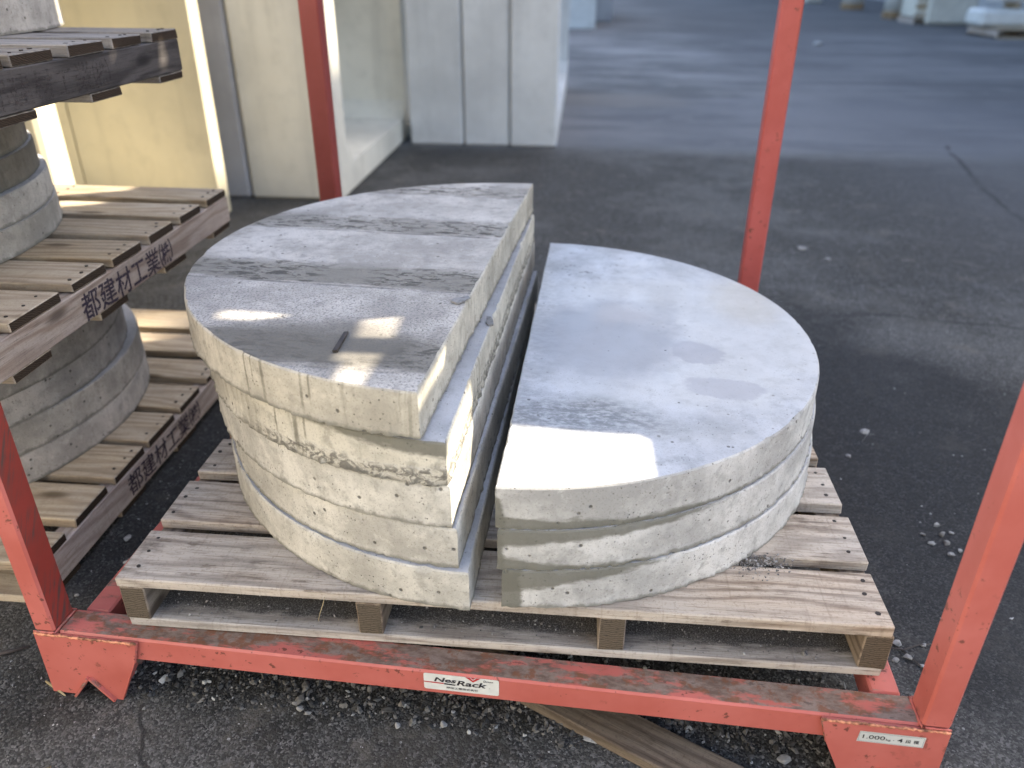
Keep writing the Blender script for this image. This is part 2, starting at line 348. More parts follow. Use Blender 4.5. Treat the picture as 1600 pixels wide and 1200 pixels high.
def plain(name, col, rough=0.6, var=0.25, scale=40.0, spec=0.4):
    k = Mat(name); p = k.obj(); a = k.noise(p, scale, 3.0)
    c = k.mix(k.step(a, 0.3, 0.7), tuple(x * (1 - var) for x in col), tuple(min(1, x * (1 + var * 0.5)) for x in col))
    return k.done(c, rough, None, spec)
def ink(name, col, fade=0.3, scale=160.0):
    """stencil ink that has partly worn off"""
    k = Mat(name); p = k.obj(); a = k.noise(p, scale, 4.0, 0.7)
    return k.done(col, 0.85, None, 0.2, alpha=k.step(a, fade, fade + 0.14, 0.12, 1.0))
def asphalt(name):
    k = Mat(name); p = k.obj(); x, y, z = k.xyz(p)
    ag, agc = k.vor(k.vm('ADD', p, k.comb(k.ma('MULTIPLY', k.noise(p, 160.0, 2.0), 0.006), k.ma('MULTIPLY', k.noise(p, 190.0, 2.0), 0.006), 0.0)), 330.0); cr, _, __ = k.xyz(agc)
    a = k.noise(p, 0.55, 5.0, 0.6); b = k.noise(p, 3.2, 5.0, 0.62); f = k.noise(p, 130.0, 4.0, 0.7); f2 = k.noise(p, 34.0, 4.0, 0.65)
    near = k.mix(k.ma('POWER', cr, 2.8), (0.011, 0.011, 0.0105), (0.165, 0.162, 0.155))
    near = k.mix(k.step(f2, 0.42, 0.6, 0.0, 0.65), near, (0.026, 0.025, 0.020))
    near = k.mix(k.step(b, 0.52, 0.7, 0.0, 0.4), near, (0.072, 0.067, 0.058))
    near = k.mix(k.step(f, 0.66, 0.74, 0.0, 0.7), near, (0.19, 0.185, 0.175))
    near = k.mix(k.step(k.noise(p, 1.1, 6.0, 0.65), 0.46, 0.62, 0.0, 0.6), near, k.mix(k.ma('POWER', cr, 1.5), (0.05, 0.05, 0.048), (0.17, 0.168, 0.16)))
    near = k.mix(k.step(k.noise(p, 7.5, 5.0, 0.7), 0.56, 0.68, 0.0, 0.5), near, (0.115, 0.105, 0.088))
    # older, paler surfacing beyond the joint
    wob = k.ma('MULTIPLY', k.ma('SUBTRACT', k.noise(p, 1.3, 5.0, 0.6), 0.5), 0.5)
    yy = k.ma('ADD', y, wob)
    old = k.mix(k.step(a, 0.35, 0.65), (0.105, 0.107, 0.108), (0.24, 0.238, 0.235))
    strk = k.noise(k.vm('MULTIPLY', p, (0.55, 2.6, 1.0)), 1.0, 5.0, 0.6)
    old = k.mix(k.step(strk, 0.48, 0.62, 0.0, 0.75), old, (0.066, 0.068, 0.072))
    old = k.mix(k.step(k.noise(p, 2.4, 5.0, 0.65), 0.54, 0.64, 0.0, 0.4), old, (0.24, 0.235, 0.225))
    old = k.mix(k.step(cr, 0.0, 1.0, 0.0, 0.25), old, (0.03, 0.03, 0.03))
    old = k.mix(k.ma('MULTIPLY', k.blob(p, (0.95, 6.15), 0.55, 0.32, 0.6, k.ma('SUBTRACT', b, 0.5)), 0.7), old, (0.20, 0.175, 0.135))
    pale = k.ma('MULTIPLY', k.step(yy, 4.1, 4.3), k.step(yy, 6.6, 6.2))
    old = k.mix(k.ma('MULTIPLY', pale, 0.5), old, (0.125, 0.13, 0.142))
    col = k.mix(k.step(k.ma('ADD', y, k.ma('MULTIPLY', wob, 0.25)), 3.9, 4.42), near, old)
    # right of the rack the surface is greyer with wear
    col = k.mix(k.ma('MULTIPLY', k.step(k.ma('ADD', x, wob), 1.7, 3.0), k.step(y, 0.6, 3.0, 0.0, 0.5)), col, (0.088, 0.088, 0.093))
    col = k.mix(k.step(yy, 13.0, 14.5, 0.0, 0.5), col, (0.07, 0.07, 0.07))
    # stacks' shade painted beside the rack; darker strip between rack and pallet stack
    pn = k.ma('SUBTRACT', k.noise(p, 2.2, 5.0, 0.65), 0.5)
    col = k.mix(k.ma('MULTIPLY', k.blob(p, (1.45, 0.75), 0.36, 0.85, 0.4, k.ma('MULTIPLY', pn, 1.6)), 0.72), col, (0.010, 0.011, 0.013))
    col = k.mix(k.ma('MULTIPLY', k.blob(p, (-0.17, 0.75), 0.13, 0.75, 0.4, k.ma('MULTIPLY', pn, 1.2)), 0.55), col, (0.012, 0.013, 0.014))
    # cracks
    def seg(a_, b_, wdt):
        ax, ay = a_; bx, by = b_; L2 = (bx - ax) ** 2 + (by - ay) ** 2
        px_ = k.ma('ADD', x, k.ma('MULTIPLY', wob, 0.35)); py_ = k.ma('ADD', y, k.ma('MULTIPLY', wob, 0.45))
        dx = k.ma('SUBTRACT', px_, ax); dy = k.ma('SUBTRACT', py_, ay)
        t = k.ma('DIVIDE', k.ma('ADD', k.ma('MULTIPLY', dx, bx - ax), k.ma('MULTIPLY', dy, by - ay)), L2, clamp=True)
        ex = k.ma('SUBTRACT', dx, k.ma('MULTIPLY', t, bx - ax)); ey = k.ma('SUBTRACT', dy, k.ma('MULTIPLY', t, by - ay))
        d = k.ma('SQRT', k.ma('ADD', k.ma('MULTIPLY', ex, ex), k.ma('MULTIPLY', ey, ey)))
        return k.step(d, wdt, wdt * 0.3)
    for a_, b_, wd in (((2.95, 4.5), (2.72, 3.4), 0.022), ((2.72, 3.4), (2.62, 2.6), 0.016), ((1.2, 1.6), (1.7, 1.66), 0.010), ((1.7, 1.66), (2.4, 1.5), 0.012), ((0.02, -0.02), (0.13, -0.17), 0.004)):
        col = k.mix(k.ma('MULTIPLY', seg(a_, b_, wd), k.step(k.noise(p, 5.0, 3.0), 0.38, 0.55, 0.15, 0.75)), col, (0.018, 0.018, 0.018))
    pd, _ = k.vor(p, 26.0)
    fl = k.ma('MULTIPLY', k.step(pd, 0.075, 0.05), k.step(k.noise(p, 6.3, 1.0), 0.5, 0.54))
    col = k.mix(k.ma('MULTIPLY', fl, 0.8), col, (0.30, 0.30, 0.29))
    h = k.ma('ADD', k.ma('MULTIPLY', k.ma('SUBTRACT', 1.0, ag), 0.8), k.ma('ADD', f2, k.ma('MULTIPLY', f, 0.5)))
    return k.done(col, 0.85, k.bump(h, 0.55, 0.0028), 0.3)
def stones(name, dark, light):
    k = Mat(name); r = k.island(); p = k.obj()
    c = k.mix(k.step(r, 0.0, 1.0), dark, light); c = k.mix(k.step(r, 0.93, 0.96), c, (0.42, 0.42, 0.40))
    c = k.mix(k.step(k.noise(p, 160.0, 3.0), 0.45, 0.7, 0.0, 0.5), c, tuple(x * 0.5 for x in dark))
    return k.done(c, 0.85, None, 0.3)

W_RACK = wood('weathered_pallet_wood', (0.53, 0.44, 0.345), (0.23, 0.165, 0.115), (0.45, 0.41, 0.36), 0.8, 0, 0.7)
W_RACK_Y = wood('weathered_stringer_wood', (0.27, 0.21, 0.15), (0.14, 0.10, 0.07), (0.22, 0.20, 0.18), 0.5, 1)
W_DUST = wood('dusty_board_wood', (0.42, 0.375, 0.32), (0.22, 0.18, 0.145), (0.36, 0.345, 0.325), 0.7, 0, 0.45, -0.018)
W_NEW = wood('sawn_pallet_wood', (0.46, 0.375, 0.255), (0.31, 0.225, 0.135), (0.36, 0.325, 0.28), 0.55, 0, 0.2)
W_NEW_Y = wood('sawn_stringer_wood', (0.43, 0.36, 0.30), (0.29, 0.22, 0.17), (0.38, 0.34, 0.32), 0.5, 1, 0.2)
W_OLD = wood('grey_old_wood', (0.27, 0.235, 0.19), (0.13, 0.11, 0.09), (0.22, 0.21, 0.20), 0.7, 0)
W_OLD_Y = wood('grey_old_stringer_wood', (0.10, 0.09, 0.085), (0.042, 0.037, 0.035), (0.095, 0.09, 0.095), 0.8, 1)
W_END = end_grain('end_grain', (0.042, 0.029, 0.019))
W_END2 = end_grain('grey_end_grain', (0.105, 0.085, 0.062))
W_DARK = wood('dark_ground_wood', (0.15, 0.115, 0.08), (0.065, 0.045, 0.03), (0.14, 0.12, 0.10), 0.5, 0, 0.5)
RED_FL = paint('dark_red_paint', 0.0, (0.25, 0.042, 0.032)); RED_FR = paint('deep_red_paint', 0.0, (0.40, 0.072, 0.06)); RED = paint('red_paint'); RED_TOP = paint('worn_red_paint', 1.0); RED_SCUFF_SHADE = scuffed_shade_paint('scuffed_shaded_red'); RED_EDGE = paint('rusty_red_edge', 0.45)
WELD = plain('chipped_weld_paint', (0.55, 0.23, 0.13), 0.7, 0.75, 130.0)
NAIL = plain('dark_nail', (0.035, 0.028, 0.024), 0.6, 0.4)
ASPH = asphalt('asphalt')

# ------------------------------------------------------------------ ground
bm = bmesh.new()
ring = [(-400, -400), (500, -400), (500, 700), (-400, 700)]
bm.faces.new([bm.verts.new((x, y, 0)) for x, y in ring])
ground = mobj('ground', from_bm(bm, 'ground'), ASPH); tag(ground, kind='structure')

# ------------------------------------------------------------------ hall wall added unseen on the right to shade the yard, notched for sun patches
CREAM = cast_concrete('cast_concrete_cream', (0.58, 0.56, 0.485)); PALE = cast_concrete('cast_concrete_pale', (0.54, 0.545, 0.53))
GREYC = cast_concrete('cast_concrete_grey', (0.36, 0.36, 0.37)); YELC = cast_concrete('cast_concrete_sandy', (0.58, 0.52, 0.37))
prof = [(3.4, 0), (90, 0), (90, 11.1), (6.3, 11.1), (6.3, 10.6), (5.1, 10.6), (5.1, 9.62), (4.02, 9.62), (4.02, 10.6), (3.4, 10.6)]
bm = bmesh.new(); prism_bm(bm, prof, lambda u, v, d: (d, u, v), 10.0, 10.35)
blocker = mobj('shade_wall', from_bm(bm, 'shade_wall'), GREYC)
tag(blocker, 'tall grey concrete wall added out of view on the right to shade the yard', 'wall')

# unseen screen added right of the rack; its holes shape the sun patches
SX = 1.5
def back(p):
    """point where the sun ray through p (rack-pallet heights) meets the plane of the screen"""
    x, y, z = p; t = (SX - x) / S.x
    return (y + t * S.y, z + G + t * S.z)
holes3 = [  # openings traced back along the sun from each wanted light patch
    [(.504, .167, .268), (.505, .183, .23), (.504, .159, .194), (.556, .154, .198), (.69, .143, .198), (.745, .143, .198), (.760, .130, .198), (.762, .04, .198),
     (.65, -.005, .198), (.556, -.02, .198), (.496, -.025, .2), (.496, -.025, .265)],
    [(.475, .144, .334), (.474, .126, .308), (.469, .062, .311), (.465, -.02, .312), (.464, -.02, .334)],
    [(.336, .200, .334), (.395, .219, .334), (.400, .143, .334), (.342, .143, .334)],
    [(.330, .092, .334), (.395, .092, .334), (.390, -.01, .334), (.346, -.005, .334), (.346, .068, .334), (.330, .072, .334)],
    [(.119, .215, .334), (.180, .213, .334), (.236, .204, .334), (.182, .186, .334), (.125, .187, .334)],
    [(-.19, .800, .657), (-.19, .812, .657), (-.19, .824, .607), (-.19, .783, .607)],
    [(-.19, .618, .660), (-.19, .655, .658), (-.19, .615, .637)],
]
bm = bmesh.new(); allv = []
def loop(pts):
    vs_ = [bm.verts.new((SX, a, b)) for a, b in pts]
    for i in range(len(vs_)): bm.edges.new((vs_[i], vs_[(i + 1) % len(vs_)]))
loop([(-0.02, .965), (1.22, .965), (1.22, 1.95), (1.98, 1.95), (1.98, 2.47), (1.79, 2.47), (1.79, 2.98), (.80, 2.98), (.80, 2.25), (-0.02, 2.25)])
for hpoly in holes3: loop([back(p) for p in hpoly])
bmesh.ops.triangle_fill(bm, use_beauty=True, use_dissolve=False, edges=bm.edges[:])
r_ = bmesh.ops.extrude_face_region(bm, geom=bm.faces[:])
for v in [g for g in r_['geom'] if isinstance(g, bmesh.types.BMVert)]: v.co.x += 0.009
bmesh.ops.recalc_face_normals(bm, faces=bm.faces[:])
screen = empty('light_screen', (2.7, 1.0, 0))
so = mobj('sun_patch_mask', from_bm(bm, 'sun_patch_mask'), W_NEW, screen); so.location = (-2.7, -1.0, 0)
for yy_, zz2 in ((-0.07, (1.0, 2.1)), (2.03, (1.97, 2.4))):
    bm = bmesh.new(); box_bm(bm, (-0.04, yy_ - 1.04, 0), (0.04, yy_ - 0.96, 3.4), 0.004)
    mobj('post', from_bm(bm, 'post'), W_OLD, screen)
    for zz_ in zz2:
        bm = bmesh.new(); box_bm(bm, (-1.23, yy_ - 1.03, zz_), (-0.04, yy_ - 0.97, zz_ + 0.06), 0.004)
        mobj('bracket', from_bm(bm, 'bracket'), W_OLD, screen)
tag(screen, 'unseen plywood screen added right of the rack to shape the sun patches', 'screen')

# unseen walls and pavement added to bounce sunlight onto the fronts
WPAINT = cast_concrete('bounce_whitewash', (0.68, 0.65, 0.58), 0.2)
bm = bmesh.new(); box_bm(bm, (-2.5, -7.0, 0), (-2.2, 0.5, 3.6), 0.02)
o = mobj('bounce_wall', from_bm(bm, 'bounce_wall'), WPAINT); tag(o, 'unseen whitewashed wall added to bounce sun, left of the pallet stacks', 'wall')
bm = bmesh.new(); box_bm(bm, (-2.15, -5.3, 0), (3.0, -5.0, 4.2), 0.02)
o = mobj('bounce_wall', from_bm(bm, 'bounce_wall'), WPAINT); tag(o, 'unseen whitewashed wall added to bounce sun from behind the photographer', 'wall')
bm = bmesh.new(); bm.faces.new([bm.verts.new(q) for q in ((-2.2, -5.0, .004), (3.0, -5.0, .004), (3.0, -1.5, .004), (-2.2, -1.5, .004))])
tag(mobj('bounce_pavement', from_bm(bm, 'bounce_pavement'), GREYC), kind='structure')  # added out of view to bounce sunlight up at the rack

# ------------------------------------------------------------------ precast culverts
def culvert(x0, x1, y0, y1, h, t, mat, label, floor=None, wx=None):
    """box culvert slice: a concrete tube open towards +x and -x, chamfered inside corners"""
    bm = bmesh.new(); c = 0.10 if floor else 0.04; tf = floor or 0.06
    outer = [(y0, 0), (y1, 0), (y1, h), (y0, h)]
    yi0, yi1, z0, z1 = y0 + t, y1 - t, tf, h - t
    inner = [(yi0 + c, z0), (yi1 - c, z0), (yi1, z0 + c), (yi1, z1 - c), (yi1 - c, z1), (yi0 + c, z1), (yi0, z1 - c), (yi0, z0 + c)]
    cx, cy = x0, (y0 + y1) / 2
    vo = [[bm.verts.new((x - x0, y - cy, z)) for y, z in outer] for x in (x0, x1)]
    vi = [[bm.verts.new((x - x0, y - cy, z)) for y, z in inner] for x in (x0, x1)]
    for i in range(4):
        j = (i + 1) % 4; bm.faces.new((vo[0][i], vo[0][j], vo[1][j], vo[1][i]))
    for i in range(8):
        j = (i + 1) % 8; bm.faces.new((vi[0][j], vi[0][i], vi[1][i], vi[1][j]))
    mp = {0: [0, 7], 1: [1, 2], 2: [3, 4], 3: [5, 6]}
    for s_ in (0, 1):
        for i in range(4):
            a = mp[i]; j = (i + 1) % 4; b = mp[j]
            vin_a = vi[s_]; 
            # corner triangle
            f1 = [vo[s_][i], vin_a[a[0]], vin_a[a[1]]]
            bm.faces.new(f1)
            nxt = {0: (0, 1), 1: (2, 3), 2: (4, 5), 3: (6, 7)}[i]
            bm.faces.new([vo[s_][i], vo[s_][j], vin_a[nxt[1]], vin_a[nxt[0]]])
    bmesh.ops.recalc_face_normals(bm, faces=bm.faces[:])
    es = [e for e in bm.edges if e.is_manifold and e.calc_face_angle(0) > 1.2 and (e.verts[0] in vo[0] + vo[1] and e.verts[1] in vo[0] + vo[1])]
    bmesh.ops.bevel(bm, geom=es, offset=0.012, segments=1, affect='EDGES', profile=0.5)
    o = mobj('box_culvert', from_bm(bm, 'box_culvert'), mat, None, (x0, cy, 0))
    return tag(o, label, 'culvert', 'precast box culverts lined up in the yard')
culvert(-1.53, -0.93, 1.42, 2.61, 1.45, 0.108, YELC, 'sandy box culvert, open towards the yard, right behind the left pallet stacks')
culvert(-2.35, -1.538, 1.42, 2.61, 1.45, 0.108, YELC, 'rearmost section of the sandy culvert behind the left pallet stacks')
culvert(-0.93, -0.48, 2.855, 4.50, 1.5, 0.13, CREAM, 'cream box culvert with a bright wall end, behind the far left red post', 0.14)
culvert(-1.40, -0.938, 2.857, 4.50, 1.5, 0.13, GREYC, 'grey culvert section squeezed between the sandy culvert and the cream one', 0.14)
culvert(-2.25, -1.408, 2.859, 4.50, 1.5, 0.13, CREAM, 'hidden culvert section in line behind the grey one', 0.14)
culvert(0.205, 0.492, 4.19, 6.9, 1.55, 0.13, PALE, 'pale grey culvert slab at the right end of the row of three', 0.14)
culvert(-0.083, 0.198, 4.20, 6.9, 1.55, 0.13, PALE, 'middle one of the three pale grey culvert slabs', 0.14)
culvert(-0.62, -0.090, 4.62, 6.9, 1.55, 0.13, GREYC, 'culvert slab hidden behind the left one of the three', 0.14) if False else None
culvert(-0.42, -0.090, 4.195, 6.9, 1.55, 0.13, PALE, 'left one of the three pale grey culvert slabs, beside the cream culvert', 0.14)
culvert(0.15, 0.80, 14.2, 15.6, 1.4, 0.15, PALE, 'small far culvert just past the right end of the three grey slabs', 0.16)
culvert(0.2, 1.15, 16.3, 18.2, 1.4, 0.15, GREYC, 'farthest blue grey culvert at the top edge of the yard', 0.16)

# ------------------------------------------------------------------ pallets
def board_mesh(lx, ly, lz, rs, ends=True, axis=0):
    """board centred on its origin, top at z = 0; slot 1 = end grain"""
    bm = bmesh.new(); j = 0.0012
    box_bm(bm, (-lx / 2, -ly / 2, -lz), (lx / 2, ly / 2, 0), 0.0018, 0, j, rs)
    bm.normal_update()
    for f in bm.faces:
        n_ = f.normal[axis]
        if ends and abs(n_) > 0.9: f.material_index = 1
    return from_bm(bm, 'board')
RACK_Y = [(0, .109), (.134, .243), (.273, .383), (.412, .520), (.552, .660), (.692, .801), (.832, .942), (.990, 1.1)]
def pallet(label, x0, y0, zbot, ys, mats, seed, group=None, height=.096, rz=0.0, text=None, nails=True, bottoms=(0.0, .25, .5, .75, .995), end=None, dusty=None):
    """wooden pallet, 1.1 m square; zbot = underside above ground"""
    rs = random.Random(seed); W = 1.1
    root = empty('wooden_pallet', (x0, y0, zbot), rz); tag(root, label, 'pallet', group)
    tb, bb = .018, .016; sh = height - tb - bb
    wx_, wy_ = mats; end = end or W_END
    for a, b in ys:
        me = board_mesh(W + rs.uniform(-.004, .004), b - a, tb, rs)
        mobj('deck_board', me, [wx_, end], root, (W / 2 + rs.uniform(-.002, .002), (a + b) / 2, height + rs.uniform(-.0008, .0008)), (0, 0, rs.uniform(-.0025, .0025)))
    strs = []
    for xs in (.019, .372, .720, W - .019):
        me = board_mesh(.038, W - .004, sh - .001, rs, True, 1)
        strs.append(mobj('stringer', me, [wy_, end], root, (xs, W / 2, height - tb - .0008)))
    for yb_ in bottoms:
        me = board_mesh(W - .004, .1, bb - .0006, rs)
        mobj('bottom_board', me, [dusty or wx_, end], root, (W / 2, yb_ + .052, bb))
    if nails:
        bm = bmesh.new()
        for a, b in ys:
            for xs in (.019, .372, .720, W - .019):
                for fy in ((.22, .55, .82) if (b - a) > .09 else (.3, .7)):
                    c_ = Vector((xs + rs.uniform(-.006, .006), a + (b - a) * fy + rs.uniform(-.006, .006), height + .0012))
                    rr = rs.uniform(.0028, .0042)
                    ring_ = [bm.verts.new(c_ + Vector((math.cos(q) * rr, math.sin(q) * rr * rs.uniform(.7, 1.1), 0))) for q in (0, 1.05, 2.1, 3.14, 4.19, 5.24)]
                    low_ = [bm.verts.new(v.co - Vector((0, 0, .002))) for v in ring_]
                    bm.faces.new(ring_)
                    for i in range(6): bm.faces.new((ring_[i], low_[i], low_[(i + 1) % 6], ring_[(i + 1) % 6]))
        no = mobj('nails', from_bm(bm, 'nails'), NAIL, root); no['kind'] = 'stuff'
    if text:
        body, ty0, ty1, tz0, th, inkm = text
        me = fit_text(text_mesh(body, 0.014), ty1 - ty0, th)
        st_ = strs[-1]
        to = mobj('stencil_lettering', me, inkm, st_)
        to.matrix_local = Matrix.Translation((.0194 + .0004, ty0 - y0 - W / 2, tz0 - (zbot + height - tb - .0008))) @ Matrix(((0, 0, 1, 0), (1, 0, 0, 0), (0, 1, 0, 0), (0, 0, 0, 1)))
    return root
INK = ink('stencil_ink', (0.045, 0.035, 0.05), 0.34); INK_FADED = ink('faded_stencil_ink', (0.06, 0.05, 0.05), 0.5)
pallet('grey weathered pallet in the red rack, under the two stacks of half round slabs', 0, 0, G - .096, RACK_Y, (W_RACK, W_RACK_Y), 3, 'wooden pallets', bottoms=(0.0, .33, .5, .75, .995), end=W_END2, dusty=W_DUST)
LG = 'wooden pallets'
YS_L = [(0, .09), (.121, .231), (.258, .377), (.398, .518), (.546, .651), (.690, .740 + .05), (.832, .942), (.980, 1.1)]
YS_M = [(0, .110), (.14, .245), (.273, .406), (.442, .550), (.571, .677), (.713, .818), (.850, .954), (.990, 1.1)]
pallet('stencilled pallet on the ground, lowest of the left stack', -1.36, .155, .0, YS_L, (W_NEW, W_NEW_Y), 11, LG, text=('都建材工業㈱', .447, .785, .021, .050, INK))
pallet('stencilled pallet in the middle of the left stack, between two piles of discs', -1.32, -.055, G + .201, YS_M, (W_NEW, W_NEW_Y), 12, LG, text=('都建材工業㈱', .398, .738, G + .218, .052, INK))
pallet('dark grey pallet at the top of the left stack', -1.29, -.222, G + .572, YS_M, (W_OLD, W_OLD_Y), 13, LG, text=('都建材工業㈱', .27, .60, G + .594, .046, INK_FADED))

# ------------------------------------------------------------------ concrete slabs
def nz(p, s_): return mnoise.noise(Vector(p) * s_)
def slab_mesh(r, t, half, side, seed, rough=1.0, chip=1.0, n_arc=260, n_flat=110):
    """half disc (local y = along its flat edge, front corner at -y, bulging to x*side) or full disc. slot 0 = side, slot 1 = top.
    uv: metres along the outline from the front corner, metres above the bottom"""
    pts = []
    if half:
        for i in range(n_arc):
            th = math.pi * i / (n_arc - 1)
            pts.append((side * r * math.sin(th), -r * math.cos(th), r * th, (side * math.sin(th), -math.cos(th))))
        for i in range(1, n_flat):
            y = r - 2 * r * i / n_flat
            pts.append((0.0, y, -(y + r) - 0.0001, (-side, 0.0)))
        # soften normals at the corners
        pts[0] = (*pts[0][:3], (-side * .5, -.8)); pts[n_arc - 1] = (*pts[n_arc - 1][:3], (-side * .5, .8))
    else:
        for i in range(n_arc):
            th = 2 * math.pi * i / n_arc
            pts.append((r * math.sin(th), -r * math.cos(th), r * th, (math.sin(th), -math.cos(th))))
    n = len(pts)
    rows = [(.0026, t), (.0006, t - .0022), (0, t * .86), (0, t * .66), (0, t * .46), (0, t * .28), (0, t * .14), (0, .0035), (.0, .0006)]
    bm = bmesh.new(); uvl = bm.loops.layers.uv.new('UVMap'); grid = []
    for k_, (ins, z) in enumerate(rows):
        row = []
        for (x, y, u, nn) in pts:
            o3 = (x + seed * 3.1, y + seed * 1.7, z + seed)
            d = -ins + 0.0007 * nz(o3, 9) + 0.0004 * nz(o3, 40)
            zz_ = z
            if k_ <= 1:
                c_ = max(0.0, nz(o3, 22) - 0.42) * .009 * chip + max(0.0, nz((x * 1.0 + seed, y, 3.3), 75) - .35) * .006 * chip
                d -= c_ * (1.0 if k_ == 0 else .6); zz_ -= c_ * (.0 if k_ == 0 else .5)
            if k_ >= 7:
                d += rough * (0.0010 * nz((x + seed, y, 1.0), 34) + 0.0022 * nz((x, y + seed, 2.0), 150) + .0009)
                if k_ == 8: zz_ += rough * (.0012 * (nz((x + seed, y, 5.0), 30) + 0.4) + .0016 * nz((x, y - seed, 7.0), 150))
                zz_ = max(zz_, .0004) if k_ == 8 else max(zz_, .0036)
            row.append(bm.verts.new((x + nn[0] * d, y + nn[1] * d, zz_)))
        grid.append(row)
    for a, b in zip(grid, grid[1:]):
        for i in range(n):
            j = (i + 1) % n
            f = bm.faces.new((b[i], b[j], a[j], a[i]) if (side > 0 or not half) else (a[i], a[j], b[j], b[i])); f.smooth = True
            ui, uj = pts[i][2], pts[j][2]
            if j == 0: uj = ui + .016
            if half and i == n_arc - 1: ui = -2 * r - .0001
            um = {id(a[i]): ui, id(b[i]): ui, id(a[j]): uj, id(b[j]): uj}
            for lp in f.loops: lp[uvl].uv = (um[id(lp.vert)], lp.vert.co.z)
    for row in (grid[0], grid[-1]):
        f = bm.faces.new(row); f.material_index = 1 if row is grid[0] else 0
        for lp in f.loops: lp[uvl].uv = (lp.vert.co.x, lp.vert.co.y)
    bmesh.ops.recalc_face_normals(bm, faces=bm.faces[:])
    me = from_bm(bm, 'slab'); me.set_sharp_from_angle(angle=R(32))
    return me
T = .066
def half_slab(F, B, side, z, label, mats, seed, rough=1.0, chip=1.0, t=T):
    F = Vector(F); B = Vector(B); M_ = (F + B) / 2; d = B - F
    me = slab_mesh(d.length / 2, t - .0006, True, side, seed, rough, chip)
    o = mobj('half_round_slab', me, mats, None, (M_.x, M_.y, G + z + .0003), (0, 0, math.atan2(-d.x, d.y)))
    return tag(o, label, 'concrete slab', 'half round concrete slabs')
BEI = (0.50, 0.485, 0.435); GRY = (0.48, 0.478, 0.46)
ptop = plain_top('slab_top', (0.46, 0.47, 0.49))
half_slab((.5215, -.019), (.550, 1.003), -1, 0, 'lowest half slab of the left stack, jutting out below the others', [side_concrete('slab_side_a', BEI, seed=1.3), ptop], 1.0)
half_slab((.5065, -.010), (.556, .985), -1, T, 'second half slab from the bottom of the left stack', [side_concrete('slab_side_b', BEI, seed=2.9), ptop], 2.0, 1.3)
half_slab((.4995, -.008), (.545, 1.01), -1, 2 * T, 'smooth middle half slab of the five on the left', [side_concrete('slab_side_c', BEI, seed=4.1, streak=.25), ptop], 3.0)
half_slab((.496, -.008), (.543, 1.012), -1, 3 * T, 'half slab with a honeycombed lower edge, just under the top left one',
          [side_concrete('slab_side_d', (0.47, 0.45, 0.385), seed=6.2, streak=.6, wet=((-.10, 1, -.040),), drips=((.222, .006, .004), (.261, .003, .020), (.205, .003, .026)), rough_low=(.36, .030)), ptop], 4.0, 1.8)  # upper dark band: damp plus the overhang's shade, in the colour
half_slab((.464, -.008), (.539, 1.02), -1, 4 * T + .004, 'top half slab of the left stack, with dark form board stripes on its face',
          [side_concrete('slab_side_e', (0.48, 0.455, 0.385), seed=8.8, streak=.5, drips=((.268, .0028, .004), (.254, .002, .024), (.233, .0042, .0), (.163, .0034, .010), (.150, .0024, .022))), top_left_concrete('striped_slab_top')], 5.0, 1.6, 1.2)
half_slab((.565, -.007), (.592, 1.002), 1, 0, 'lowest half slab on the right, with a big damp patch at its near corner',
          [side_concrete('slab_side_f', GRY, wet=((-.16, 1, -.026), (-1.0, 0, .028)), seed=11.4), ptop], 6.0, 1.5)
half_slab((.559, -.005), (.586, 1.004), 1, T, 'middle half slab on the right, damp along its upper and lower edge',
          [side_concrete('slab_side_g', GRY, wet=((-.085, 1, -.036), (-.075, -1, .020), (-1.0, 0, .010)), seed=13.7), ptop], 7.0, 1.4)
half_slab((.556, -.002), (.582, 1.002), 1, 2 * T, 'top half slab on the right, pale smooth face with a grey ring stain',
          [side_concrete('slab_side_h', GRY, wet=((-.050, -1, .022), (-1.2, -.3, .022)), seed=15.1), top_right_concrete('smooth_slab_top')], 8.0, 1.0, .7)
# full discs on the left pallets
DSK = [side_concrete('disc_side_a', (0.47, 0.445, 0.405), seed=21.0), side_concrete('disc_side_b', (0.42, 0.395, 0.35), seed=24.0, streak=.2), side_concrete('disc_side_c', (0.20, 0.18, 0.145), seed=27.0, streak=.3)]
def disc(cx, cy, z, t, label, i, seed):
    me = slab_mesh(.512, t - .0006, False, 1, seed, .7, .7, 180)
    o = mobj('round_slab', me, [DSK[i], ptop], None, (cx, cy, G + z + .0003), (0, 0, seed))
    return tag(o, label, 'concrete slab', 'round concrete slabs')
ORD = ['lowest', 'second lowest', 'middle', 'second highest', 'topmost']
for i in range(5):
    disc(-.866 + [0, .0, -.012, -.006, -.004][i], .60 + [.02, .018, -.01, -.03, -.02][i], -.129 + i * T, T, ORD[i] + ' round slab on the pallet that stands on the ground', i % 2, 31.0 + i)
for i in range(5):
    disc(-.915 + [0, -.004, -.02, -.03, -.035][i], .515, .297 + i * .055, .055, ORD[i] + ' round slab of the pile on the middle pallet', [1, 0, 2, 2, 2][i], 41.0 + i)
for i in range(3):
    disc(-.915, .69, .668 + i * .06, .06, ['lower', 'middle', 'upper'][i] + ' round slab on the dark top pallet, cut by the photo edge', 1, 51.0 + i)

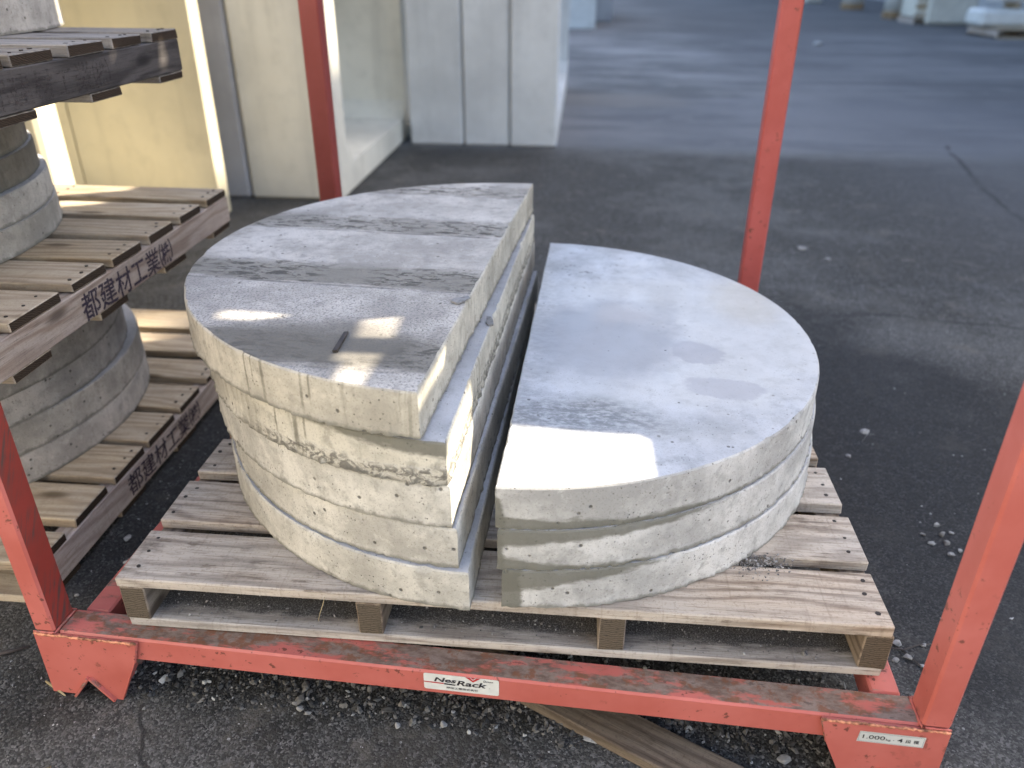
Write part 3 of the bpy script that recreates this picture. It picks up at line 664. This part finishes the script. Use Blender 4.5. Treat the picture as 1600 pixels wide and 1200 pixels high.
# ------------------------------------------------------------------ red steel rack
RO = Vector((-.138, -.020)); RA = -.0446
ex = Vector((math.cos(RA), math.sin(RA))); ey = Vector((-math.sin(RA), math.cos(RA)))
RW = 1.303; RT = .128
rack = empty('steel_rack', (RO.x, RO.y, 0), RA)
tag(rack, 'red steel stacking rack with four posts, holding the pallet of half round slabs', 'rack')
def loc2(x, y):
    d = Vector((x, y)) - RO; return (d.dot(ex), d.dot(ey))
def part_box(name, lo, hi, mats, bevel=.002, topmat=None, parent=rack):
    c_ = [(a + b) / 2 for a, b in zip(lo, hi)]
    bm = bmesh.new(); box_bm(bm, [a - q for a, q in zip(lo, c_)], [b - q for b, q in zip(hi, c_)], bevel); bm.normal_update()
    if topmat is not None:
        for f in bm.faces:
            if f.normal.z > .9: f.material_index = topmat
    return mobj(name, from_bm(bm, name), mats, parent, c_)
frail = part_box('front_rail', (.035, .004, RT - .044), (RW - .035, .052, RT), [RED, RED_TOP], .003, 1)
for u0 in (.047, RW - .087):
    part_box('side_rail', (u0, .053, RT - .044), (u0 + .040, 1.26, RT - .0015), [RED, RED_EDGE], .003, 1)
part_box('rear_rail', (.048, 1.262, RT - .044), (RW - .048, 1.31, RT), [RED, RED_TOP], .003, 1)
# posts
def post(lo, hi, label=None, scuff_shade=None):
    o = part_box('post', lo, hi, [label or RED, RED_SCUFF_SHADE], .0035)
    if scuff_shade is not None:
        for f in o.data.polygons:
            if f.normal.x * scuff_shade > .9: f.material_index = 1
    return o
post((0.0, .0, RT + .0005), (.034, .047, 1.78), scuff_shade=1)
post((RW - .037, .0, RT + .0005), (RW, .045, 1.78), scuff_shade=None)
a = loc2(-.025, 1.158); post((a[0], a[1], RT - .002), (a[0] + .048, a[1] + .045, 1.78), RED_FL)
a = loc2(1.063, 1.10); post((a[0], a[1], RT - .002), (a[0] + .047, a[1] + .045, 1.78), RED_FR)
# corner plates with the notched foot
def foot(mirror):
    f_ = (lambda u: RW - u) if mirror else (lambda u: u)
    pl = [(0.0, RT - .003), (.163, RT - .003), (.151, RT - .045), (.113, .0), (.099, .0), (.069, .041), (.040, .002), (-.003, .002)]
    bm = bmesh.new(); prism_bm(bm, [(f_(u), v) for u, v in pl], lambda u, v, d: (u, d, v), -.003, .003)
    o = mobj('corner_plate', from_bm(bm, 'corner_plate'), RED, rack)
    # outer side plate
    bm = bmesh.new(); prism_bm(bm, [(.0035, RT - .004), (.046, RT - .004), (.046, .0), (.0035, .0)], lambda u, v, d: (f_(d), u, v), .000, .006)
    mobj('side_plate', from_bm(bm, 'side_plate'), RED, rack)
    # folded lips of the notch
    bm = bmesh.new()
    for (u0, v0), (u1, v1) in (((.0385, .0005), (.0690, .0435)), ((.0690, .0435), (.1005, -.0005))):
        d = Vector((u1 - u0, v1 - v0)).normalized(); nn = Vector((-d.y, d.x)) * .004
        q = [(u0, v0), (u1, v1), (u1 + nn.x, v1 + nn.y), (u0 + nn.x, v0 + nn.y)]
        b2 = bmesh.new(); prism_bm(b2, [(f_(u), max(v, .0)) for u, v in q], lambda u, v, d_: (u, d_, v), -.009, .075)
        me = bpy.data.meshes.new('t'); b2.to_mesh(me); b2.free(); bm.from_mesh(me); bpy.data.meshes.remove(me)
    mobj('foot_notch', from_bm(bm, 'foot_notch'), RED_EDGE, rack)
    # weld bead along the upper edge
    bm = bmesh.new(); rs = random.Random(5 + mirror); pts = []
    for i in range(60):
        u = .001 + .163 * i / 59; pts.append((f_(u), -.0035 + rs.uniform(-.0008, .0004), RT - .0012 + rs.uniform(-.0012, .0008)))
    tube_bm(bm, pts, [rs.uniform(.0012, .0026) for _ in pts], 6)
    mobj('weld_bead', from_bm(bm, 'weld_bead'), WELD, rack)
    # seam between plate and rail
    bm = bmesh.new(); pts = [(f_(.163 - .012 * i / 14), -.0008 + rs.uniform(-.001, .001), RT - .003 - .042 * i / 14) for i in range(15)]
    tube_bm(bm, pts, [rs.uniform(.0012, .0024) for _ in pts], 5)
    mobj('weld_bead', from_bm(bm, 'weld_bead'), RED_EDGE, rack)
    # weld round the post foot
    bm = bmesh.new(); pw = .034 if not mirror else .037
    loopp = [(.0, -.001), (pw, -.001), (pw + .001, .047), (0.0, .048)]
    pts = []
    for i in range(3):
        for s_ in range(8):
            t_ = s_ / 8; A_, B_ = loopp[i], loopp[i + 1]
            pts.append((f_(A_[0] + (B_[0] - A_[0]) * t_), A_[1] + (B_[1] - A_[1]) * t_, RT + .001))
    tube_bm(bm, pts, [rs.uniform(.0012, .0028) for _ in pts], 5)
    mobj('weld_bead', from_bm(bm, 'weld_bead'), RED_EDGE, rack)
    return o
foot(False); pr = foot(True)
part_box('corner_top', (.001, .0035, RT - .006), (.0345, .053, RT - .0003), [RED_EDGE], .001)
part_box('corner_top', (RW - .0345, .0035, RT - .006), (RW - .001, .053, RT - .0003), [RED_EDGE], .001)

# stickers (flat print)
FACE = Matrix(((1, 0, 0, 0), (0, 0, -1, 0), (0, 1, 0, 0), (0, 0, 0, 1)))   # text plane -> front face, reading along +x
STK = plain('sticker_white', (0.60, 0.61, 0.58), 0.45, 0.08, 60.0, 0.5); BLK = plain('print_black', (0.018, 0.016, 0.022), 0.5, 0.1)
PRED = plain('print_red', (0.42, 0.035, 0.04), 0.45, 0.1); GRYP = plain('print_grey', (0.20, 0.23, 0.24), 0.5, 0.1)
def flat(polys):
    bm = bmesh.new()
    for pl in polys: bm.faces.new([bm.verts.new((x, y, 0)) for x, y in pl])
    return from_bm(bm, 'print')
def rrect(w_, h_, r, n_=5):
    P_ = []
    for cx_, cy_, a0 in ((w_ - r, r, -90), (w_ - r, h_ - r, 0), (r, h_ - r, 90), (r, r, 180)):
        for i in range(n_ + 1):
            t_ = R(a0 + 90 * i / n_); P_.append((cx_ + r * math.cos(t_), cy_ + r * math.sin(t_)))
    return P_
def on(name, me, mat, parent, x, y, lift, rz=0.0):
    o = mobj(name, me, mat, parent); o.matrix_local = Matrix.Translation((x, y, lift)) @ Matrix.Rotation(rz, 4, 'Z'); return o
u_, _v = loc2(.456, -.045)
stw, sth = .1085, .0315
st = mobj('sticker', flat([rrect(stw, sth, .0035)]), STK, rack)
st.matrix_local = Matrix.Translation((u_, .0036, RT - .0345)) @ FACE
on('lettering', fit_text(text_mesh('Nes', .028, .22), .0325, .0088), BLK, st, .0150, .0165, .0003)
on('lettering', fit_text(text_mesh('Rack', .028, .22), .0440, .0100), BLK, st, .0475, .0128, .0003)
on('stripe', flat([[(.0, .0155), (.0005, .0135), (.029, .0128), (.029, .0150)]]), PRED, st, 0, 0, .0003)
on('stripe', flat([[(.029, .0124), (.0455, .0118), (.0465, .0142), (.0300, .0150)]]), BLK, st, 0, 0, .0003)
on('emblem', flat([[(.0605, .0314), (.0665, .0314), (.0715, .0258), (.0715, .0222)], [(.0715, .0222), (.0715, .0258), (.0765, .0314), (.0825, .0314)], [(.0682, .0314), (.0715, .0276), (.0748, .0314)]]), PRED, st, 0, 0, .0003)
on('lettering', fit_text(text_mesh('O', .03, .25), .0036, .0042), BLK, st, .0862, .0242, .0003)
on('lettering', fit_text(text_mesh('KADA', .03, .25), .0100, .0024), BLK, st, .0902, .0250, .0003)
on('lettering', fit_text(text_mesh('岡田工業株式会社', .012), .0455, .0042), BLK, st, .0330, .0042, .0003)
on('lettering', fit_text(text_mesh('R', .01), .0014, .0018), GRYP, st, .0945, .0125, .0003)
u_, _v = loc2(1.0505, -.075)
s2w, s2h = .0850, .0200
s2 = mobj('sticker', flat([[(0, 0), (s2w, 0), (s2w, s2h), (.0012, s2h)]]), plain('sticker_silver', (0.55, 0.565, 0.54), 0.4, 0.15, 18.0, 0.5), rack)
s2.matrix_local = Matrix.Translation((u_, -.0034, RT - .0355)) @ FACE
b = .0013; e_ = .0005
on('border', flat([[(b, b), (s2w - b, b), (s2w - b, b + e_), (b, b + e_)], [(b, s2h - b - e_), (s2w - b, s2h - b - e_), (s2w - b, s2h - b), (b, s2h - b)], [(b, b), (b + e_, b), (b + e_, s2h - b), (b, s2h - b)], [(s2w - b - e_, b), (s2w - b, b), (s2w - b, s2h - b), (s2w - b - e_, s2h - b)]]), GRYP, s2, 0, 0, .0003)
on('lettering', fit_text(text_mesh('1.000', .008), .0285, .0075), BLK, s2, .0062, .0068, .0003)
on('lettering', fit_text(text_mesh('kg・', .01), .0105, .0046), BLK, s2, .0362, .0056, .0003)
on('lettering', fit_text(text_mesh('4', .012), .0070, .0072), BLK, s2, .0505, .0062, .0003)
on('lettering', fit_text(text_mesh('段', .01), .0070, .0068), BLK, s2, .0610, .0060, .0003)
on('lettering', fit_text(text_mesh('積', .01), .0072, .0068), BLK, s2, .0710, .0060, .0003)

# ------------------------------------------------------------------ small things on and round the slabs
def hull_bm(rs, n_, sq):
    bm = bmesh.new()
    for _ in range(n_):
        v = Vector((rs.gauss(0, 1), rs.gauss(0, 1), rs.gauss(0, 1))).normalized() * rs.uniform(.8, 1.1)
        bm.verts.new((v.x * sq[0], v.y * sq[1], v.z * sq[2]))
    r_ = bmesh.ops.convex_hull(bm, input=bm.verts[:])
    bmesh.ops.delete(bm, geom=[g for g in set(r_['geom_interior'] + r_['geom_unused']) if isinstance(g, bmesh.types.BMVert)], context='VERTS')
    return bm
def stone_mesh(r, rs, sub=2, sq=(1, 1, .6)):
    bm = hull_bm(rs, 15, sq)
    bmesh.ops.bevel(bm, geom=bm.edges[:], offset=.07, segments=1, affect='EDGES', profile=.5)
    bmesh.ops.scale(bm, vec=(r, r, r), verts=bm.verts)
    return from_bm(bm, 'stone')
LST = stones('pale_stone', (0.20, 0.195, 0.185), (0.33, 0.33, 0.32)); GST = stones('gravel_mix', (0.035, 0.034, 0.032), (0.17, 0.165, 0.155)); DST = stones('concrete_crumb', (0.20, 0.20, 0.20), (0.40, 0.40, 0.40))
def stone(x, y, r, label, seed, mat=None, sq=(1, .8, .6), rz=0.0, z=0.0):
    rs = random.Random(seed); me = stone_mesh(r, rs, 2, sq)
    lowz = min(v.co.z for v in me.vertices)
    o = mobj('stone', me, mat or LST, None, (x, y, z - lowz - r * .12 * sq[2]), (0, 0, rz))
    return tag(o, label, 'stone', 'stones lying on the asphalt')
stone(.700, -.034, .0135, 'flat pale stone splinter beside the plank under the front rail', 1, sq=(1.7, .6, .35), rz=-.1)
stone(.975, -.048, .011, 'blue grey stone at the bottom edge, in front of the right corner plate', 2)
stone(.410, -.038, .0062, 'pale pebble in front of the gravel, left of the maker sticker', 3, sq=(.8, 1.1, .6), rz=.6)
stone(.478, -.030, .0075, 'round whitish pebble on the asphalt just below the maker sticker', 4)
stone(.388, -.010, .0095, 'dark grey chip of stone below the front rail', 5, GST, sq=(1.3, .8, .4))
stone(.255, -.022, .0075, 'white crumbled stone in a small cluster below the left half of the rail', 6)
stone(.270, -.030, .0058, 'smallest white stone of the cluster below the left half of the rail', 7)
stone(.243, -.012, .0060, 'white stone at the left of the small cluster under the rail', 8)
stone(-.214, .338, .010, 'pale flat chip on the asphalt between the left pallet and the rack', 9, sq=(.8, 1.2, .4))
stone(-.176, .275, .0105, 'larger pale chip on the asphalt beside the left side rail', 10, sq=(1.2, .9, .45))
stone(-.226, .182, .0055, 'tiny pale pebble beside the front left post', 11)
for i, (x, y, r) in enumerate([(1.404, .533, .008), (1.404, .50, .010), (1.402, .476, .009), (1.373, .473, .008), (1.366, .50, .006), (1.398, .441, .008), (1.42, .455, .007), (1.425, .51, .006)]):
    stone(x, y, r, 'pale pebble in the loose cluster on the asphalt right of the pallet', 20 + i)
for i, (x, y, r) in enumerate([(1.215, .196, .009), (1.222, .166, .009), (1.200, .160, .007), (1.258, .198, .006), (1.24, .15, .006)]):
    stone(x, y, r, 'pale pebble on the asphalt between the pallet corner and the right post', 40 + i)
for i, (x, y, r) in enumerate([(3.9, 11.6, .09), (1.55, 2.32, .022), (1.62, 2.2, .014), (1.36, .86, .016), (1.30, .78, .010), (-.02, .37, .01)]):
    if i < 5: stone(x, y, r, ['whitish lump far off on the yard below the far drums', 'pale stone on the asphalt right of the far right post', 'smaller pale stone right of the far right post', 'brownish flat stone on the dark asphalt right of the slabs', 'small pale stone on the dark asphalt right of the slabs'][i], 60 + i, sq=(1, 1, .35))
# gravel under the front rail and loose grit on the asphalt (nobody could count it)
def scatter(name, mat, n_, fn, seed):
    rs = random.Random(seed); protos = []
    for i in range(6):
        bm = hull_bm(rs, 10, (1, 1, 1)); bm.verts.index_update()
        vv = [tuple(v.co) for v in bm.verts]; ff = [[v.index for v in f.verts] for f in bm.faces]; bm.free(); protos.append((vv, ff))
    V, F_ = [], []
    for _ in range(n_):
        x, y, z, r = fn(rs); vv, ff = protos[rs.randrange(6)]; a = rs.uniform(0, 6.28); ca, sa = math.cos(a), math.sin(a)
        sx, sy, sz = r * rs.uniform(.7, 1.3), r * rs.uniform(.6, 1.1), r * rs.uniform(.4, .9); b0 = len(V)
        tx = rs.uniform(-.5, .5)
        for (px_, py_, pz_) in vv:
            X_, Y_, Z_ = px_ * sx, py_ * sy, pz_ * sz + px_ * sx * tx
            V.append((x + X_ * ca - Y_ * sa, y + X_ * sa + Y_ * ca, z + Z_ + sz * .45))
        F_ += [[b0 + i for i in f] for f in ff]
    me = bpy.data.meshes.new(name); me.from_pydata(V, [], F_); me.update()
    o = mobj(name, me, mat); return o
def g_fn(rs):
    x = rs.uniform(-.05, 1.10); c0 = -.035 - .045 * (x + .138)
    while True:
        y = c0 + .045 + rs.gauss(.07, .055)
        d = y - (c0 + .02)
        if d > .0 or rs.random() < .12: break
    return x, y, 0.0, min(.0085, max(.0016, rs.lognormvariate(-5.75, .45)))
tag(scatter('gravel', GST, 4600, g_fn, 4), 'dark gravel heaped on the asphalt under the front rail of the rack', 'gravel', kind='stuff')
def d_fn(rs):
    if rs.random() < .35: x, y = rs.uniform(-.35, 1.35), rs.uniform(-.22, .0)
    else:
        x, y = rs.uniform(1.12, 3.4), rs.uniform(-.1, 3.4)
        if rs.random() < .3: x, y = rs.uniform(-.28, -.06), rs.uniform(-.1, 1.0)
    return x, y, 0.0, min(.006, max(.0008, rs.lognormvariate(-6.6, .5)))
tag(scatter('grit', DST, 650, d_fn, 6), 'loose pale grit sprinkled over the asphalt round the rack', 'grit', kind='stuff')
# crumbs and dust on the pallet
def c_fn(rs):
    q = rs.random()
    if q < .6:
        x, y = rs.uniform(.045, 1.055), .105 - abs(rs.gauss(0, .03)); return x, max(y, .01), G - .080, max(.0006, rs.lognormvariate(-6.9, .45))
    if q < .8: return rs.gauss(.93, .025), rs.gauss(.118, .012), G, max(.0006, rs.lognormvariate(-6.7, .5))
    x = rs.uniform(.05, 1.05); return x, rs.uniform(.01, .1) , G - .0795, max(.0008, rs.lognormvariate(-6.6, .4))
CST = stones('dusty_crumb', (0.10, 0.095, 0.09), (0.33, 0.32, 0.31))
tag(scatter('concrete_crumbs', CST, 2600, c_fn, 9), 'crumbs and dust of concrete lying on the pallet boards', 'crumbs', kind='stuff')
# stick on the striped slab
ZL = G + 5 * T + .004
bm = bmesh.new(); box_bm(bm, (-.0034, -.031, 0), (.0034, .031, .0032), .0006, 0, .0008)
o = mobj('wooden_stick', from_bm(bm, 'wooden_stick'), NAIL, None, (.3345, .121, ZL + .0006), (0, 0, .03)); tag(o, 'short dark stick lying between the sun patches on the striped slab', 'stick')
bm = bmesh.new(); rs = random.Random(3); P_ = [(-.011, -.012), (.002, -.016), (.009, -.004), (.012, .010), (.004, .017), (-.004, .006), (-.010, .0)]
prism_bm(bm, P_, lambda u, v, d: (u, v, d + .12 * abs(u)), 0, .0022)
o = mobj('concrete_flake', from_bm(bm, 'concrete_flake'), DST, None, (.474, .285, ZL + .0004), (0, 0, -.3)); tag(o, 'thin loose flake of concrete at the flat edge of the striped slab', 'flake')
bm = bmesh.new(); prism_bm(bm, [(u * .6, v) for u, v in P_], lambda u, v, d: (u, v, d + .25 * u), 0, .004)
o = mobj('concrete_flake', from_bm(bm, 'concrete_flake'), DST, None, (.508, .365, G + 4 * T + .0005), (0, 0, .5)); tag(o, 'chunk of concrete caught in the step between the two upper left slabs', 'flake')
# plank on the ground under the front rail
PA, PB, PC, PD = (0.7711, -0.0002), (0.9092, -0.0766), (0.6765, -0.0244), (0.801, -0.0863)
ax_ = ((Vector(PB) - Vector(PA)).normalized() + (Vector(PD) - Vector(PC)).normalized()).normalized(); wd_ = abs((Vector(PC) - Vector(PA)).dot(Vector((-ax_.y, ax_.x))))
md_ = (Vector(PA) + Vector(PB) + Vector(PC) + Vector(PD)) / 4
bm = bmesh.new(); box_bm(bm, (-.30, -wd_ / 2, 0), (.30, wd_ / 2, .019), .002, 0, .002)
o = mobj('plank', from_bm(bm, 'plank'), W_DARK, None, (md_.x - .05 * ax_.x, md_.y - .05 * ax_.y, .0005), (0, 0, math.atan2(ax_.y, ax_.x))); tag(o, 'dark old plank lying slantwise on the ground under the front rail', 'plank')
STRAW = plain('dry_straw', (0.36, 0.29, 0.16), 0.8, 0.3)
def straw(pts, r, label, mat=STRAW):
    bm = bmesh.new(); tube_bm(bm, pts, [r * .7] + [r] * (len(pts) - 2) + [r * .5], 5)
    tag(mobj('straw', from_bm(bm, 'straw'), mat), label, 'straw')
straw([(-.165, -.006, .002), (-.15, -.014, .004), (-.133, -.022, .003), (-.118, -.030, .002)], .0022, 'yellow straw on the asphalt beside the left foot of the rack')
straw([(-.075, -.155, .001), (-.066, -.150, .004), (-.060, -.160, .004), (-.055, -.172, .001)], .0011, 'curled thin straw on the asphalt at the lower left')
straw([(.315, -.012, G + .001), (.312, -.014, G - .010), (.306, -.016, G - .028), (.303, -.018, G - .040)], .0006, 'thin pale straw hanging over the front edge of the pallet')
TW = plain('dark_twig', (0.06, 0.05, 0.045), 0.8, 0.3)
straw([(1.19, .185, .004), (1.22, .180, .006), (1.25, .196, .004), (1.275, .20, .003)], .0016, 'dark twig on the asphalt beside the right corner of the pallet', TW)
straw([(1.20, .205, .003), (1.225, .17, .004), (1.25, .125, .003)], .0012, 'second dark twig crossing the first one beside the right post', TW)
straw([(-.30, .02, .003), (-.27, .04, .004), (-.235, .06, .003)], .004, 'black broken strip lying left of the front left post', TW)

# ------------------------------------------------------------------ far side of the yard
WHITE = plain('dull_white', (0.62, 0.62, 0.59), 0.7, 0.12, 3.0); ORNG = plain('orange_brown', (0.30, 0.20, 0.11), 0.7, 0.3, 6.0)
def beam(x0, x1, y0, y1, z0, z1, label, mat=WHITE, name='concrete_beam', cat='beam'):
    bm = bmesh.new(); box_bm(bm, (x0, y0, z0), (x1, y1, z1), .05)
    return tag(mobj(name, from_bm(bm, name), mat), label, cat)
def far_pallet(x0, y0, wx_, wy_, h_, label, seed, mat=W_NEW):
    rs = random.Random(seed); root = empty('wooden_pallet', (x0, y0, 0)); tag(root, label, 'pallet', 'wooden pallets')
    n_ = 7
    for i in range(n_):
        a = wy_ * i / n_; me = board_mesh(wx_, wy_ / n_ * .8, .025, rs); mobj('deck_board', me, [mat, W_END2], root, (wx_ / 2, a + wy_ / n_ / 2, h_))
    for xs in (.05, wx_ / 2, wx_ - .05):
        me = board_mesh(.08, wy_, h_ - .055, rs, True, 1); mobj('stringer', me, [W_NEW_Y, W_END2], root, (xs, wy_ / 2, h_ - .0255))
    for yb_ in (.06, wy_ / 2, wy_ - .06):
        me = board_mesh(wx_, .1, .025, rs); mobj('bottom_board', me, [mat, W_END2], root, (wx_ / 2, yb_, .0255))
far_pallet(6.95, 13.0, 1.1, 1.1, .15, 'lower pallet under the long white beam at the top right', 71)
far_pallet(7.0, 13.02, 1.05, 1.05, .12, 'upper pallet under the long white beam', 72) if False else None
beam(6.80, 11.5, 13.35, 13.95, .152, .40, 'long white beam lying on the pallet at the top right corner')
beam(7.3, 7.42, 13.4, 13.9, .402, .50, 'brown spacer block between the two long white beams', W_NEW, 'spacer_block', 'spacer')
beam(8.6, 8.72, 13.4, 13.9, .402, .50, 'brown spacer block at the right between the two white beams', W_NEW, 'spacer_block', 'spacer')
beam(7.0, 11.5, 13.35, 13.95, .502, .78, 'second long white beam on top of the first')
beam(7.05, 7.95, 16.2, 17.3, .0, 1.2, 'square grey concrete block left of the long white beams', CREAM, 'concrete_block', 'block')
def crate(x, y, w_, d, h_, label, seed):
    root = empty('wooden_crate', (x, y, 0)); tag(root, label, 'crate'); rs = random.Random(seed)
    bm = bmesh.new(); box_bm(bm, (.03, .03, .12), (w_ - .03, d - .03, h_), .01); mobj('crate_core', from_bm(bm, 'crate_core'), CREAM, root)
    for i in range(5):
        me = board_mesh(w_, .022, .09, rs); mobj('slat', me, [W_NEW, W_END2], root, (w_ / 2, .012, .2 + i * .16))
    for i in range(4):
        me = board_mesh(.08, d, .1, rs, True, 1); mobj('skid', me, [W_NEW_Y, W_END2], root, (.05 + (w_ - .1) * i / 3, d / 2, .1))
crate(6.86, 16.3, .42, .9, .95, 'pale slatted crate between the white drum and the grey block', 81)
def drum(x, y, r, h_, label):
    root = empty('drum', (x, y, 0)); tag(root, label, 'drum', 'white drums along the far side')
    bm = bmesh.new(); bmesh.ops.create_cone(bm, cap_ends=True, segments=28, radius1=r, radius2=r * .97, depth=h_); bmesh.ops.translate(bm, verts=bm.verts, vec=(0, 0, h_ / 2 + .14))
    for f in bm.faces: f.smooth = len(f.verts) == 4
    mobj('body', from_bm(bm, 'body'), WHITE, root)
    bm = bmesh.new(); bmesh.ops.create_cone(bm, cap_ends=True, segments=28, radius1=r * 1.05, radius2=r * 1.08, depth=.139); bmesh.ops.translate(bm, verts=bm.verts, vec=(0, 0, .07))
    mobj('base', from_bm(bm, 'base'), ORNG, root)
drum(7.12, 18.2, .22, .9, 'white drum on an orange base, beside the pale crate')
drum(7.35, 22.0, .26, .9, 'smaller looking white drum farther off, left of the pale crate')
beam(7.05, 7.5, 25.5, 26.3, 0, .7, 'low cream block at the far left end of the row', CREAM, 'concrete_block', 'block')
